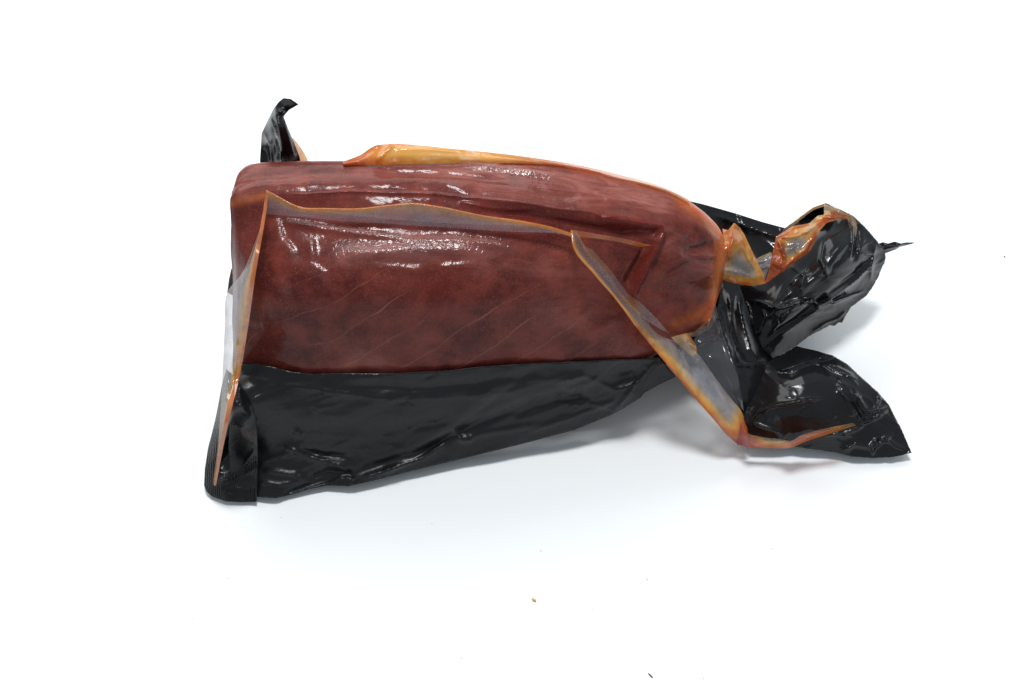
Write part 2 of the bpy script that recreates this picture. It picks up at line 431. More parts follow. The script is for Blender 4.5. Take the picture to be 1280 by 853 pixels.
disp = creases(uu, vv, [
    (E_RIDGE, 0.0013, 1.7, 'sharp'),
    ([(575,252),(600,258),(640,261),(677,260)], 0.0012, 2.5, 'sharp'),
    ([(600,262),(660,268),(715,282),(780,294),(814,300)], -0.004, 9, 'soft'),
    (TUBE, 0.0045, 5.5, 'soft'),
    ([(814,300),(806,318),(794,338),(782,360)], -0.004, 6, 'soft'),
    ([(836,290),(826,312),(812,338)], -0.002, 6, 'soft'),
    ([(850,318),(870,312),(893,305)], -0.002, 5, 'soft'),
    ([(826,340),(862,320),(898,322)], 0.0015, 4, 'soft'),
    ([(560,205),(640,212),(720,226),(800,248)], 0.0012, 4, 'soft'),
    ([(480,214),(560,218),(640,228)], -0.0012, 4, 'soft'),
    ([(545,330),(535,352),(525,372)], -0.0012, 9, 'soft'),
    ([(345,272),(352,300),(370,320)], 0.0013, 4, 'soft'),
    ([(388,298),(392,326)], 0.0012, 4, 'soft'), *LOIN_WRINKLES,
    ([(350,276),(430,290),(520,301)], 0.0010, 4, 'soft'),
    ([(425,316),(470,316),(510,313),(560,312),(610,314)], 0.0018, 8, 'soft'),
    ([(500,302),(560,300),(620,306),(650,314)], 0.0013, 5, 'soft'),
    ([(350,350),(362,368)], 0.0012, 4, 'soft'), ([(385,330),(412,346)], 0.0012, 4, 'soft'),
    ([(440,330),(520,338),(600,330)], 0.0008, 5, 'soft'),
])
inner_col = np.clip((np.minimum(colpos, 1 - colpos) - 0.03) / 0.03, 0, 1)
disp -= 0.010 * np.clip((0.86 - rowpos) / 0.3, 0, 1) * (rowpos < 5) * inner_col
disp -= 0.010 * (rowpos > 9.3) * inner_col
disp += 0.0010 * fbm(V, 26, 1.0, 2) + 0.00018 * fbm(V, 95, 5.0, 3)
V = V + N * (disp * visible + 0.0011 * 0)[:, None]
V[:, 2] = np.maximum(V[:, 2], 0.0025)
vis = visible.astype(float)
fog_sheen = grade(uu, vv, [([(430,320),(520,314),(600,324)], 15, .34), ([(490,300),(600,302),(650,316)], 10, .3), ([(345,280),(352,305),(372,325)], 6, .3), ([(296,232),(304,216),(330,206)], 6, .7), ([(420,470),(450,440),(480,465)], 14, .35), ([(300,235),(420,212),(560,212)], 14, .35), ([(560,208),(660,216),(760,236),(830,256)], 16, .75), ([(600,238),(700,250),(790,262)], 9, .4), ([(690,380),(760,410)], 26, .3), ([(640,330),(740,340)], 25, .22), ([(830,300),(880,330)], 20, .25)]) * vis  # lifted-film haze; the first strokes paint soft sheen along the highlight bands
wet = grade(uu, vv, [([(575,258),(650,265),(715,276),(780,285),(815,292)], 7, .75), (TUBE, 6, .8), ([(330,250),(500,249),(600,258)], 4, .5), ([(345,282),(500,288),(700,298)], 5, .45),
                     ([(290,300),(308,330)], 10, .35), ([(560,335),(540,360)], 20, .5)]) * vis
juice = grade(uu, vv, [([(700,204),(780,221),(831,235),(870,257)], 5, .5), ([(858,250),(885,268),(908,295),(906,325)], 11, .85), ([(906,325),(896,355),(895,378),(886,398)], 9, .75),  # juice tint, with the far end's orange-red glow painted into the colour
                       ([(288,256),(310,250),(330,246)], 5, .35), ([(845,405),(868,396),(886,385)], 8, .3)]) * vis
crack = grade(uu, vv, [([(345,275),(352,300),(370,322)], 5, 1), ([(388,300),(392,325)], 5, 1), ([(350,274),(430,288),(520,298)], 4, .9), ([(430,312),(500,312),(560,310),(600,312)], 13, 1),
                       ([(520,300),(600,300),(640,312)], 9, .55), ([(345,350),(360,362)], 6, .7), ([(380,330),(410,350)], 6, .7), ([(580,205),(640,212),(690,222)], 7, .8), ([(302,246),(312,250)], 5, 1)]) * vis
lin = np.clip(np.clip((vv - 330) / 60, 0.25, 1), 0, 1) * np.where(uu > 720, .5, 1)
loin = mesh_obj('tuna_loin', V, FACES, M_LOIN, None, {'fog_sheen': fog_sheen, 'wet': wet, 'juice': juice, 'crackle': crack, 'lines': lin}, uv=np.c_[colpos, rowpos / k])
tag(loin, 'dark red raw tuna loin sealed tight inside the black and clear bag', 'tuna loin')
BVH = BVHTree.FromPolygons([Vector(p) for p in V], FACES)
def on(u, v, off=0.0015, dz=0.0):
    """height of the loin's surface on the sight line, off metres out towards the viewer"""
    d = Vector(ray(u, v)); d.normalize()
    for du in (0, -3, 3, -6, 6, -10, 10, -16, 16):
        d = Vector(ray(u + du, v)); d.normalize()
        hit = BVH.ray_cast(Vector(CAM), d)[0]
        if hit is not None: return hit.z - d.z * off + dz
    return 0.05
def rim(u, v):
    """height of the loin's far upper edge on or just below the sight line"""
    for dv in range(1, 30):
        d = Vector(ray(u, v + dv)); d.normalize()
        hit = BVH.ray_cast(Vector(CAM), d)[0]
        if hit is not None: return hit.z
    return 0.14
def O(u, v, off=0.0015): return (u, v, on(u, v, off))

# ------------------------------------------------------------------ the vacuum bag
bag = bpy.data.objects.new('vacuum_bag', None); COL.objects.link(bag); bag.location = (0, 0, 0)
tag(bag, 'crumpled vacuum bag with clear front film, black back film and twisted end', 'vacuum bag')

# back film closed round the rear and the underside of the loin
r0, r1 = int(7.0 / k * NR), NR - 2
SH = (FULL + N.reshape(FULL.shape) * 0.0016)[r0:r1, 2:-2]
SH[..., 2] = np.maximum(SH[..., 2], 0.0012)
FB = grid_faces(SH.shape[0], SH.shape[1], False)
SHs = SH[::3, ::3]; FB = grid_faces(SHs.shape[0], SHs.shape[1], False)
rear = mesh_obj('rear_film', SHs.reshape(-1, 3) + 0.0006 * RNG.standard_normal((SHs.size // 3, 1)) * 0, FB, M_BLACK, bag, thick=0.0003)

sheet('rear_film', [(284,366,.060),(286,350,.068),(289,336,.076),(302,332,.080),(306,366,.066),(296,372,.060)], [], M_BLACK, bag, step=2)

# slack black film in front, under the red face
top = [(296,455),(321,455),(345,460),(363,465),(391,468),(420,467),(489,467.5),(557,464),(599,459),(661,455),(729,452),(777,449.5),(800,449),(823,448)]
sk_out = [O(u, v, .0022) for u, v in top[:-2]] + [(800,449,.058),(824,447,.055),(845,471,.040)] + \
    [(822,482,.036),(806,491,.032),(801,497,.030),(781,510,.025),(764,519,.020),(719,537.5,.015),(650,556,.010),(506,591,.006),(480,598,.005),(436,608,.004),(409,607,.004),(388,611,.004),(365,618,.003),(345,623,.003),(322,621.5,.003),(290,612,.003),(286,560,.030),(290,500,.064)]
sk_in = [(310,560,.022),(340,520,.046),(400,520,.047),(400,570,.020),(480,510,.050),(480,560,.022),(560,500,.051),(560,545,.024),(640,490,.052),(640,525,.029),(720,480,.050),(720,510,.031),(780,470,.046),(790,490,.036)]
sk_fold = [
    ([(296,470),(363,482),(430,492),(489,500),(557,498),(640,490),(700,472),(740,462)], 0.0009, 5, 'sharp'),
    ([(430,596),(470,583),(520,566),(560,548),(600,528),(650,508),(690,495),(740,492)], -0.0022, 6, 'soft'),
    ([(440,601),(480,590),(530,572),(556,554),(570,545)], 0.0024, 2.5, 'sharp'),
    ([(565,535),(578,552),(590,550),(586,545)], 0.0020, 2.5, 'sharp'),
    ([(352,558),(390,572),(425,583),(436,592)], 0.0022, 3.5, 'sharp'),
    ([(372,562),(400,568),(440,572)], -0.0016, 4, 'soft'),
    ([(322,580),(345,572),(370,566)], 0.0012, 3.0, 'sharp'),
    ([(330,588),(365,593),(384,600)], 0.0018, 3.0, 'sharp'),
    ([(384,600),(410,590),(436,592),(440,606)], -0.0022, 5, 'soft'),
    ([(322,604),(350,606),(380,600)], 0.0014, 2.5, 'sharp'),
    ([(350,620),(385,607),(425,595)], -0.0018, 3, 'soft'),
    ([(366,542),(373,540),(378,545)], 0.0016, 2.5, 'sharp'),
    ([(432,596),(440,600),(438,606)], 0.0025, 2.5, 'sharp'),
    ([(690,480),(730,470),(770,488),(800,478),(822,452)], 0.0018, 3.5, 'sharp'),
    ([(640,520),(700,500),(745,498)], -0.002, 5, 'soft'),
    ([(660,540),(720,520),(765,503),(775,490)], 0.0016, 4, 'sharp'),
    ([(764,516),(780,500),(800,474),(822,450)], 0.0022, 2.5, 'sharp'),
    ([(560,552),(620,540),(680,530)], 0.0012, 4, 'soft'),
    ([(470,540),(520,532),(570,522)], -0.0010, 8, 'soft'),
    ([(420,480),(520,486),(600,478),(680,464)], -0.0012, 6, 'soft'),
] + fine_folds([(360,590),(420,570),(520,550),(600,525),(700,505),(760,480),(380,510),(480,500)], 22, 71, -22, 16, 70, .0007, 1.6)
sheet('front_skirt', sk_out, sk_in, M_MATT, bag, step=2.3, fold=sk_fold, crump=[(60, .0026, 11, -22, 2.6), (34, .0011, 15, -15, 2.2), (19, .0003, 12, -20, 1.6)])

# the sealed corner at the near end
cor_out = [(283,462,.058),(278,478,.045),(270,520,.030),(264,545,.022),(260,560,.018),(256,586,.009),(255,607,.004),(258,615,.0035),(265,621,.003),(282,627,.003),(300,628,.003),(320.5,627.5,.004),
           (321.5,600,.0135),(322,565,.028),(321,540,.044),(319,523,.052),(316,510,.059),(311,498,.064),(304,486,.069),(296,474,.074)]
cor_in = [(275,560,.026),(275,600,.010),(290,560,.024),(300,530,.048),(300,590,.012),(310,560,.027),(280,520,.050),(292,500,.070)]
seal_line = [(281,470),(270,520),(264,545),(258,586),(257,607),(266,618),(282,624),(320,625)]
corner = sheet('sealed_corner', cor_out, cor_in, M_SEAL, bag, step=1.6,
      fold=[([(268,606),(290,596),(306,580),(322,560)], .0016, 3, 'soft'), ([(270,605),(292,598),(312,590),(322,585)], .0014, 2, 'sharp'),
            ([(298,482),(302,500),(310,520)], .0018, 3, 'sharp'), ([(300,505),(306,516),(314,520)], .0022, 2.5, 'sharp'), ([(276,590),(286,560),(294,530)], -.0030, 8, 'soft')],
      crump=[(22, .0006, 5, 60, 2.0)],
      attrs={'seal': lambda u, v: np.clip((16 - dist_poly(u, v, seal_line)[0]) / 4, 0, 1) + 0.9 * np.exp(-(dist_poly(u, v, [(285,600),(322,578)])[0] / 7) ** 2)})

# clear folds -------------------------------------------------------------
# left fold: a web from the near corner of the loin down to the sealed corner, with an orange ridge
lr = [(336,238),(334,256),(320,340),(310,410),(299.5,470),(288,518),(280,555),(270,607)]
off = [.004, .010, .016, .018, .018]
zr = [on(u + 6, v, o) for (u, v), o in zip(lr[:5], off)] + [.074, .054, .013]
zr[0] = on(336, 246, .008)
ridge_r = [(u, v, z) for (u, v), z in zip(lr, zr)]
ridge_l = [(u - w_, v + .5, z - .001) for (u, v, z), w_ in zip(ridge_r, (3.5, 4, 5.5, 6, 6, 5.5, 5, 2))]
web = [(333,240),(329,270),(316,311),(301.5,343),(285,364),(281,410),(278.5,463),(275.5,516),(272,560),(266,604)]
zw = [on(333, 250, .004), on(329, 272, .002), on(316, 311, .002), on(303, 343, .002), on(294, 364, .002), .090, .074, .060, .042, .010]
web_l = [(u, v, z) for (u, v), z in zip(web, zw)]
webm = []
for q in np.linspace(0, 1, 12):
    i = int(q * 79); a1 = resample(ridge_l, 80)[i]; b1 = resample(web_l, 80)[i]; webm.append(tuple(a1 * .55 + b1 * .45 + np.array([0, 0, .003])))
loft('clear_fold', [ridge_r, ridge_l, webm, web_l], M_CLEAR, bag, n=160, m=6, lin=True,
     vals={'juice': [[.75, .7, .68, .6, .72, .8], [.55, .6, .5, .5, .6, .6], [.25, .05, 0, 0, .05, .3], [.5, .12, .08, .05, .25, .6]], 'cover': [[.9, .95, .95, .9, .9, .9], [.9, .85, .8, .7, .75, .8], [.5, .42, .36, .36, .38, .4], [.75, .65, .65, .65, .5, .5]]},
     crump=[(26, .0012, 21, 75, 2.5)], fold=[([(302,370),(296,430),(291,470)], .0014, 2.5, 'sharp'), ([(309,350),(303,400),(292,500)], .0010, 2, 'sharp')])

# top fold: a low fin along the front edge of the loin
tt = [(333,237),(345,243.5),(358,251),(374,258),(409,260),(451,260),(486,256),(514,253.5),(550,258),(603,269),(656,276.5),(691,284),(716,292)]
tr = [(332,268),(345,269),(358,270),(381,272),(409,275),(451,278),(486,280),(514,282),(550,284),(603,288),(656,290.5),(691,291.5),(717,295)]
t0 = [(u, v, on(u, v, .0095)) for u, v in tt]; t0[0] = (333, 237, zr[0] + .002)
t1 = [(u, v + 1.6, on(u, v + 2, .0105)) for u, v in tt]
t1b = [(u, v + 5.0, on(u, v + 5, .009)) for u, v in tt]
t2 = [((a[0] + b[0]) / 2, a[1] * .4 + b[1] * .6, on((a[0] + b[0]) / 2, a[1] * .4 + b[1] * .6, .0065)) for a, b in zip(tt, tr)]
t3 = [(u, v, on(u, v, .0008)) for u, v in tr]
loft('clear_fold', [t0, t1, t1b, t2, t3], M_CLEAR, bag, n=220, m=4,
     vals={'juice': [[.8, .72, .7, .72, .75, .7], [.5, .5, .42, .45, .5, .55], [.3, .28, .2, .2, .25, .4], [.0] * 6, [.0] * 6], 'cover': [.85, .7, .5, .36, .30]}, crump=[(30, .0006, 8, 0, 3.0)],
     fold=[([(345,266),(420,272),(520,277),(620,284)], .0008, 2.0, 'sharp')])

# right fold: long fin leaving the loin and running down to the table
oo = [(713,288),(716,309),(742,343),(771.6,377.5),(791,404),(808,425),(840.5,464.5),(867,496),(891.6,524),(909.6,545),(922,555),(936,558.5)]
ii = [(722,290),(733,311),(757,338),(781,372),(801,392),(820,404),(852,419),(873,443),(895,473),(910,494),(926,513),(934,532)]
zo = [on(713, 288, .010), on(716, 309, .012), on(742, 343, .014), on(771, 377, .016), on(791, 404, .018), .078, .062, .046, .032, .020, .013, .010]
zi = [on(722, 290, .004), on(733, 311, .002), on(757, 338, .002), on(781, 372, .002), on(801, 392, .002), .068, .056, .046, .037, .030, .024, .018]
e0 = [(u, v, z) for (u, v), z in zip(oo, zo)]
def between(a, b, f, lift=0.0): return [tuple(np.array(p) * (1 - f) + np.array(q) * f + np.array([0, 0, lift])) for p, q in zip(a, b)]
e4 = [(u, v, z) for (u, v), z in zip(ii, zi)]
J0 = [.7, .72, .7, .72, .75, .72, .72, .74, .76, .78, .95]
loft('clear_fold', [e0, between(e0, e4, .09, .001), between(e0, e4, .24, .0018), between(e0, e4, .40, .002), between(e0, e4, .7, .001), e4], M_CLEAR, bag, n=240, m=5,
     vals={'juice': [J0, [.5, .5, .5, .55, .6, .55, .55, .55, .55, .62, .95], [.35, .3, .25, .3, .38, .38, .38, .38, .40, .42, .95], [.1, .05, .0, .05, .05, .1, .1, .03, .03, .10, .95], [.1, .03, .0, .1, .05, .1, .0, .0, 0, .05, .95], [.4, .2, .05, .4, .3, .15, .10, .05, .05, .1, .9]],
           'cover': [[.95] * 6, [.9, .9, .9, .92, .92, .95], [.45, .35, .6, .85, .85, .92], [.3, .2, .4, .70, .70, .9], [.28, .18, .32, .62, .62, .9], [.4, .25, .3, .55, .55, .9]]},
     crump=[(24, .0016, 31, 55, 2.6)],
     fold=[([(800,396),(825,425),(852,440)], .0022, 2.5, 'sharp'), ([(852,425),(866,440),(872,447),(866,450)], .0022, 2.2, 'sharp'), ([(866,446),(890,480),(915,520)], .0012, 2.5, 'sharp'), ([(745,335),(785,385)], .001, 2.5, 'sharp')])
# triangular flap between the top fold and the right fold
tri = [(713,287),(740,291.5),(768,296),(795,302),(815,307),(800,309),(775,303),(750,299),(722,296)]
sheet('clear_fold', [(u, v, on(u, v, .006 if i < 5 else .002)) for i, (u, v) in enumerate(tri)], [], M_CLEAR, bag, step=2, thick=0,
      attrs={'juice': lambda u, v: grade(u, v, [([(713,287),(768,296),(815,307)], 2.5, .7)], .62), 'cover': lambda u, v: np.full(u.shape, .6)})
# milky slip of film inside the right fold
slip = [(727,306),(740,312),(765,340),(785,368),(800,378),(815,392),(838,418),(826,412),(800,396),(770,365),(745,335)]
sheet('clear_fold', [(u, v, on(u, v, .0035)) for u, v in slip], [], M_CLEAR, bag, step=2.2, thick=0, crump=[(16, .0006, 41, 50, 2)],
      attrs={'juice': lambda u, v: grade(u, v, [([(727,306),(760,340)], 4, .3), ([(790,370),(794,390)], 5, .6)], .03), 'cover': lambda u, v: np.full(u.shape, .2)})
# small pocket where the fold is pinched under the far end of the loin
pk = [(839,422,.066),(848,419,.068),(859,416.5,.069),(865,424,.066),(870,432,.062),(871,441,.059),(866,446,.060),(853,436,.063)]
sheet('pinched_pocket', pk, [(858,428,.0705)], M_CLEAR, bag, step=1.5, thick=0,
      attrs={'juice': lambda u, v: grade(u, v, [([(859,417),(870,434),(871,442)], 2.5, .6)], .2), 'cover': lambda u, v: np.full(u.shape, .7)})

# amber film bridging the far upper edge of the loin
b0 = [(428,202.5),(450,194),(470,182),(481,180.5),(493,180),(526,182),(560,185.5),(615,191),(660,196.5),(720,206),(780,220),(831,235),(862,250)]
b1 = [(430,207),(452,206),(470,206.5),(484,206.5),(498,206),(530,205.5),(562,204.5),(615,204),(660,205),(720,211),(780,225),(831,240),(862,256)]
g1 = [(u, v, rim(u, v) + .001) for u, v in b1]
g0 = [(u, v, rim(u, v) + dz) for (u, v), dz in zip(b0, (.000, .004, .009, .010, .010, .009, .008, .005, .003, .001, .001, .001, .001))]
loft('clear_fold', [g0, between(g0, g1, .15, .0005), between(g0, g1, .55, .0015), g1], M_CLEAR, bag, n=200, m=5,
     vals={'juice': [[.8, .62, .5, .5, .65, .7, .6, .5], [.8, .46, .40, .42, .6, .6, .55, .5], [.85, .42, .34, .40, .6, .6, .5, .5], [.85, .6, .5, .6, .7, .6, .5, .5]], 'cover': [[.9, 1, .95, .8, .6, .5, .5, .6], [1.2, 1.2, 1.2, 1.1, .9, .5, .4, .5], [1.2, 1.2, 1.2, 1.1, .85, .35, .35, .5], [.9, .9, .8, .7, .5, .3, .3, .4]]},
     crump=[(20, .0010, 17, 0, 3)], fold=[([(470,203),(482,190),(493,181)], .0022, 2.2, 'sharp'), ([(490,186),(540,188),(590,192)], .0012, 2, 'sharp')])

# black tab standing up behind the near end, amber film behind it
tabo = [(325.5,212,.122),(325,200,.128),(327,167,.149),(332,156,.155),(337,146,.160),(342,136,.167),(348,128,.172),(354,123,.176),(363,124,.178),(373,131,.176),(361,138,.170),(354.5,146,.166),(361,163,.158),(368,179,.147),(375,198,.134),(377,216,.120),(350,222,.114)]
sheet('corner_tab', tabo, [(345,180,.146),(335,185,.135),(352,170,.158),(356,190,.143),(345,150,.167)], M_BLACK, bag, step=1.4,
      fold=[([(337,146),(344,160),(350,185),(352,210)], .0045, 4, 'sharp'), ([(341,146),(345,165),(348,195)], -.004, 4, 'soft'), ([(342,140),(352,140),(356,137)], .003, 3, 'sharp'), ([(330,165),(338,185),(340,205)], .0022, 3, 'sharp'), ([(356,150),(362,175),(368,200)], .002, 4, 'soft')],
      crump=[(14, .0004, 3, 80, 2)])
sheet('amber_tab', [(366,172,.150),(371,178,.147),(377,186,.142),(384,198,.134),(388,212,.122),(366,214,.116),(362,190,.132)], [(372,192,.136)], M_CLEAR, bag, step=1.6, thick=0,
      attrs={'juice': lambda u, v: grade(u, v, [([(369,176),(377,188),(384,200)], 3, .42)], .6), 'cover': lambda u, v: np.full(u.shape, .8)})

# the black film behind and beyond the far end of the loin
bk = [(845,262,.072),(860,251,.062),(879,255.5,.056),(918,266.5,.050),(954,278,.046),(984,286,.044),(985,320,.038),(975,380,.028),(965,425,.022),(985,455,.018),(975,500,.018),(945,522,.018),(931,524,.017),(915,499,.025),(893,470,.033),(872,438,.042),(858,421,.048),(846,412,.050),(852,370,.040),(860,320,.045),(850,285,.06)]
sheet('back_film', bk, [(905,300,.040),(920,340,.034),(910,400,.034),(935,400,.031),(930,460,.028),(900,440,.037),(940,330,.033),(950,490,.021)], M_BLACK, bag, step=2.4,
      fold=[([(893,372),(902,410),(912,440),(922,475)], .0032, 5, 'sharp'), ([(922,365),(928,400),(938,436),(944,450)], .0036, 5, 'sharp'), ([(908,380),(918,420),(926,450)], -.0012, 6, 'soft'),
            ([(916,455),(938,457),(958,452)], .002, 2.2, 'sharp'), ([(890,268),(930,282),(980,300)], .002, 3, 'sharp'), ([(912,358),(914,420),(924,452)], .0015, 2.5, 'sharp')],
      crump=[(30, .0014, 9, 70, 2.4)])
sheet('clear_gusset', [(893,383,.052),(900,408,.050),(912,440,.043),(923,472,.034),(930,514,.022),(912,496,.033),(895,472,.040),(873,441,.050),(866,428,.054),(876,410,.058)], [(900,450,.046)], M_CLEAR, bag, step=2.0, thick=0,
      crump=[(18, .0012, 13, 60, 2)], fold=[([(905,470),(915,490),(928,512)], .0016, 2, 'sharp'), ([(870,432),(895,420),(905,425)], .0012, 3, 'soft')],
      attrs={'juice': lambda u, v: np.full(u.shape, .02), 'cover': lambda u, v: np.full(u.shape, .13)})
# clear film tucked under the far end
sheet('clear_gusset', [O(842,420,.004), (868,415,.070), (889,397,.071), (894,378,.074), (897,395,.066), (889,410,.062), (872,420,.064), (852,424,.064)], [], M_CLEAR, bag, step=1.6, thick=0,
      fold=[([(845,420),(870,413),(890,398)], .0016, 2, 'sharp')],
      attrs={'juice': lambda u, v: grade(u, v, [([(842,420),(868,415),(889,397)], 2, .35)], .1), 'cover': lambda u, v: np.full(u.shape, .28)})

# the twisted end: black film bunched up
nk = [(980,286,.050),(1000.6,271.6,.060),(1017,260,.067),(1032,254.5,.072),(1047.5,261,.072),(1067,270,.068),(1085,288,.060),(1097,302,.053),(1107,316,.045),(1107,326,.041),(1101,338,.037),(1099,345,.035),(1091,359,.031),(1083,370,.028),(1072,378,.025),(1064,384,.023),(1057,395,.020),(1053,403,.018),(1047.5,404,.018),(1043,408,.016),(1037,407,.018),(1026,413,.016),(1012,420,.015),(995,433,.015),(979,443,.018),(966,449,.022),(953,436,.030),(944,415,.036),(934,385,.040),(925,358,.046),(942,351,.050),(957,344,.052),(968,312,.052)]
NKW = [(935,376),(946,377),(954,379),(960,382),(965.5,385),(977,383),(990,378),(1001,375),(1004,379),(1012,377),(1018,377),(1024,382),(1031,379),(1038,375),(1041,378),(1059,371),(1083,363)]
twist = sheet('twisted_end', nk, [(1010,340,.066),(1050,310,.073),(990,350,.062),(1000,390,.045),(1040,360,.057),(1030,290,.072),(1075,330,.057),(965,390,.050),(960,425,.034),(1010,275,.060),(1018,270,.058)], M_BLACK, bag, step=1.35, jag=.22,
      fold=[(NKW, .0046, 1.5, 'sharp'), ([(1003,375),(1012,371),(1022,378),(1026,383)], .0025, 1.8, 'sharp'),
            ([(1096,316),(1067,343),(1040,363),(1020,379),(990,402),(969,415),(955,428)], -.0018, 3.0, 'soft'), ([(1100,320),(1072,349),(1045,370),(1010,396),(975,420)], .0022, 2.0, 'sharp'),
            ([(1062,268),(1066,285),(1066,300),(1063,325)], .0032, 2.2, 'sharp'), ([(1070,278),(1072,300),(1066,328)], -.003, 4, 'soft'),
            ([(1095,305),(1090,330),(1088,352)], .002, 2.5, 'sharp'), ([(952,386),(956,396),(950,412),(948,420)], .0030, 2.2, 'sharp'), ([(1012,418),(1032,404),(1048,398),(1058,388)], .0022, 1.8, 'sharp'),
            ([(1030,300),(1026,325),(1035,345),(1050,350)], .0014, 3, 'soft'), ([(996,400),(1020,392),(1045,385)], .001, 3, 'soft'), ([(1000,281),(1018,266),(1028,262)], -.006, 5, 'soft'), ([(985,330),(1005,345),(1000,365)], .0018, 4, 'sharp')] + fine_folds([(1000,400),(1030,390),(960,400),(1060,350),(1080,330),(1040,320),(1000,350)], 13, 3, -38, 22, 46, .0010),
      crump=[(36, .0040, 19, -42, 2.2), (15, .0004, 23, -40, 1.8)])
sheet('ragged_end', [(1098,305,.050),(1104,303,.050),(1110,304.5,.049),(1118,302.3,.049),(1126,304.5,.047),(1133,303.2,.046),(1144,303.7,.044),(1135,306.5,.043),(1125,309,.043),(1120,312,.042),(1108,316.5,.041),(1102,318,.041)], [], M_BLACK, bag, step=1.2,
      fold=[([(1104,306),(1120,306),(1138,304)], .0016, 1.2, 'sharp'), ([(1104,312),(1118,309),(1130,306)], .0018, 1.2, 'sharp')], crump=[(6, .0010, 4, 0, 3)])

# the twisted end: clear film with orange juice
T1 = [(903,286,.086),(910,288,.086),(918,278.6,.088),(925,285,.086),(930,292.6,.083),(936,305,.079),(942,318,.075),(948,331,.071),(954,342,.067),(957,354.7,.061),(948,356.5,.060),(937,357.5,.061),(916,354,.064),(898,348.5,.070),(902,335,.076),(907,318,.084)]
sheet('twisted_clear_film', T1, [(918,300,.088),(922,318,.078),(912,330,.076),(935,335,.072),(926,346,.070)], M_CLEAR, bag, step=1.4, thick=0,
      fold=[([(916,282),(916,300),(908,325)], .0030, 2.5, 'sharp'), ([(918,297),(930,312),(942,335),(952,350)], .0026, 2, 'sharp'), ([(904,337),(925,340),(948,350)], .0018, 2, 'sharp'), ([(921,282),(930,300),(936,312)], -.002, 3, 'soft')],
      crump=[(14, .0016, 29, 40, 1.6)],
      attrs={'juice': lambda u, v: grade(u, v, [([(903,290),(916,292),(905,325)], 9, .66), ([(918,280),(928,300),(938,312)], 9, .54), ([(930,296),(945,328),(955,350)], 7, .5), ([(898,349),(916,353),(937,356),(956,355)], 6, .68), ([(908,345),(930,349),(950,352)], 3, .5), ([(920,306),(934,322)], 3, .35)], .06),
             'cover': lambda u, v: grade(u, v, [([(914,326),(934,338)], 8, .28)], .92)})
T2 = [(956,355,.062),(961,338,.068),(965,320,.073),(970,296,.078),(991,283,.080),(1003,281,.080),(1012,279,.080),(1022,270,.080),(1030,268.5,.080),(1030,258,.079),(1030,255,.077),(1045,260,.078),(1061,269,.075),(1060,274,.074),(1044,275.5,.078),(1033,279,.080),(1025,288,.081),(1019,301,.078),(1012,315,.075),(996,326,.071),(978,340,.066)]
sheet('twisted_clear_film', T2, [(985,300,.079),(1000,290,.082),(985,320,.075),(1000,310,.078),(1015,285,.083),(1040,268,.081),(972,335,.071)], M_CLEAR, bag, step=1.4, thick=0,
      fold=[([(971,297),(976,308),(981,324),(976,338)], .0030, 2, 'sharp'), ([(972,298),(995,296),(1012,288),(1030,275)], .0028, 2, 'sharp'), ([(962,352),(985,330),(1005,314),(1020,292)], .0022, 2, 'sharp'), ([(980,316),(992,310),(998,318)], .0016, 1.6, 'sharp'), ([(1022,272),(1040,272),(1058,271)], .0022, 1.8, 'sharp'), ([(966,332),(970,326),(972,334)], .0015, 1.6, 'sharp')],
      crump=[(13, .0018, 37, -40, 1.8)],
      attrs={'juice': lambda u, v: grade(u, v, [([(960,353),(967,325),(972,298)], 11, .84), ([(974,335),(980,322),(977,310)], 4, .9), ([(966,348),(985,333),(1008,316),(1020,294)], 7, .80), ([(974,300),(992,293),(1008,292)], 5, .52), ([(975,295),(990,286),(1010,281)], 3.5, .72), ([(1025,280),(1045,268),(1058,271)], 8, .8), ([(1030,256),(1060,268)], 2, .3)], .05),
             'cover': lambda u, v: grade(u, v, [([(985,312),(1000,306)], 9, .3), ([(1034,260),(1058,271)], 7, .5)], .9)})
sheet('twisted_clear_film', [(941,327,.056),(950,321,.057),(964,315,.060),(966,322,.062),(960,338,.060),(956,350,.057),(951,342,.056),(946,334,.056)], [], M_CLEAR, bag, step=1.5, thick=0,
      fold=[([(943,329),(954,327),(965,318)], .0018, 1.4, 'sharp'), ([(948,336),(956,335),(962,331)], .0016, 1.4, 'sharp')],
      attrs={'juice': lambda u, v: grade(u, v, [([(941,327),(964,315)], 2, .35)], .04), 'cover': lambda u, v: np.full(u.shape, .42)})
loft('film_rim', [[(981,287,.056),(1000.6,271,.066),(1017,259.5,.073),(1032,254,.078)], [(984,289,.056),(1002,274,.066),(1019,262,.073),(1031,258,.078)]], M_CLEAR, bag, n=50, m=3, vals={'juice': [.3, .35], 'cover': [.5, .4]})
loft('film_rim', [[(1059,268,.076),(1067,271,.073),(1071,281,.070),(1070,296,.067),(1066,312,.064)], [(1056,272,.077),(1062,277,.075),(1065,286,.072),(1064,300,.069),(1063,316,.065)]], M_CLEAR, bag, n=50, m=3, vals={'juice': [.35, .5], 'cover': [.35, .25]})

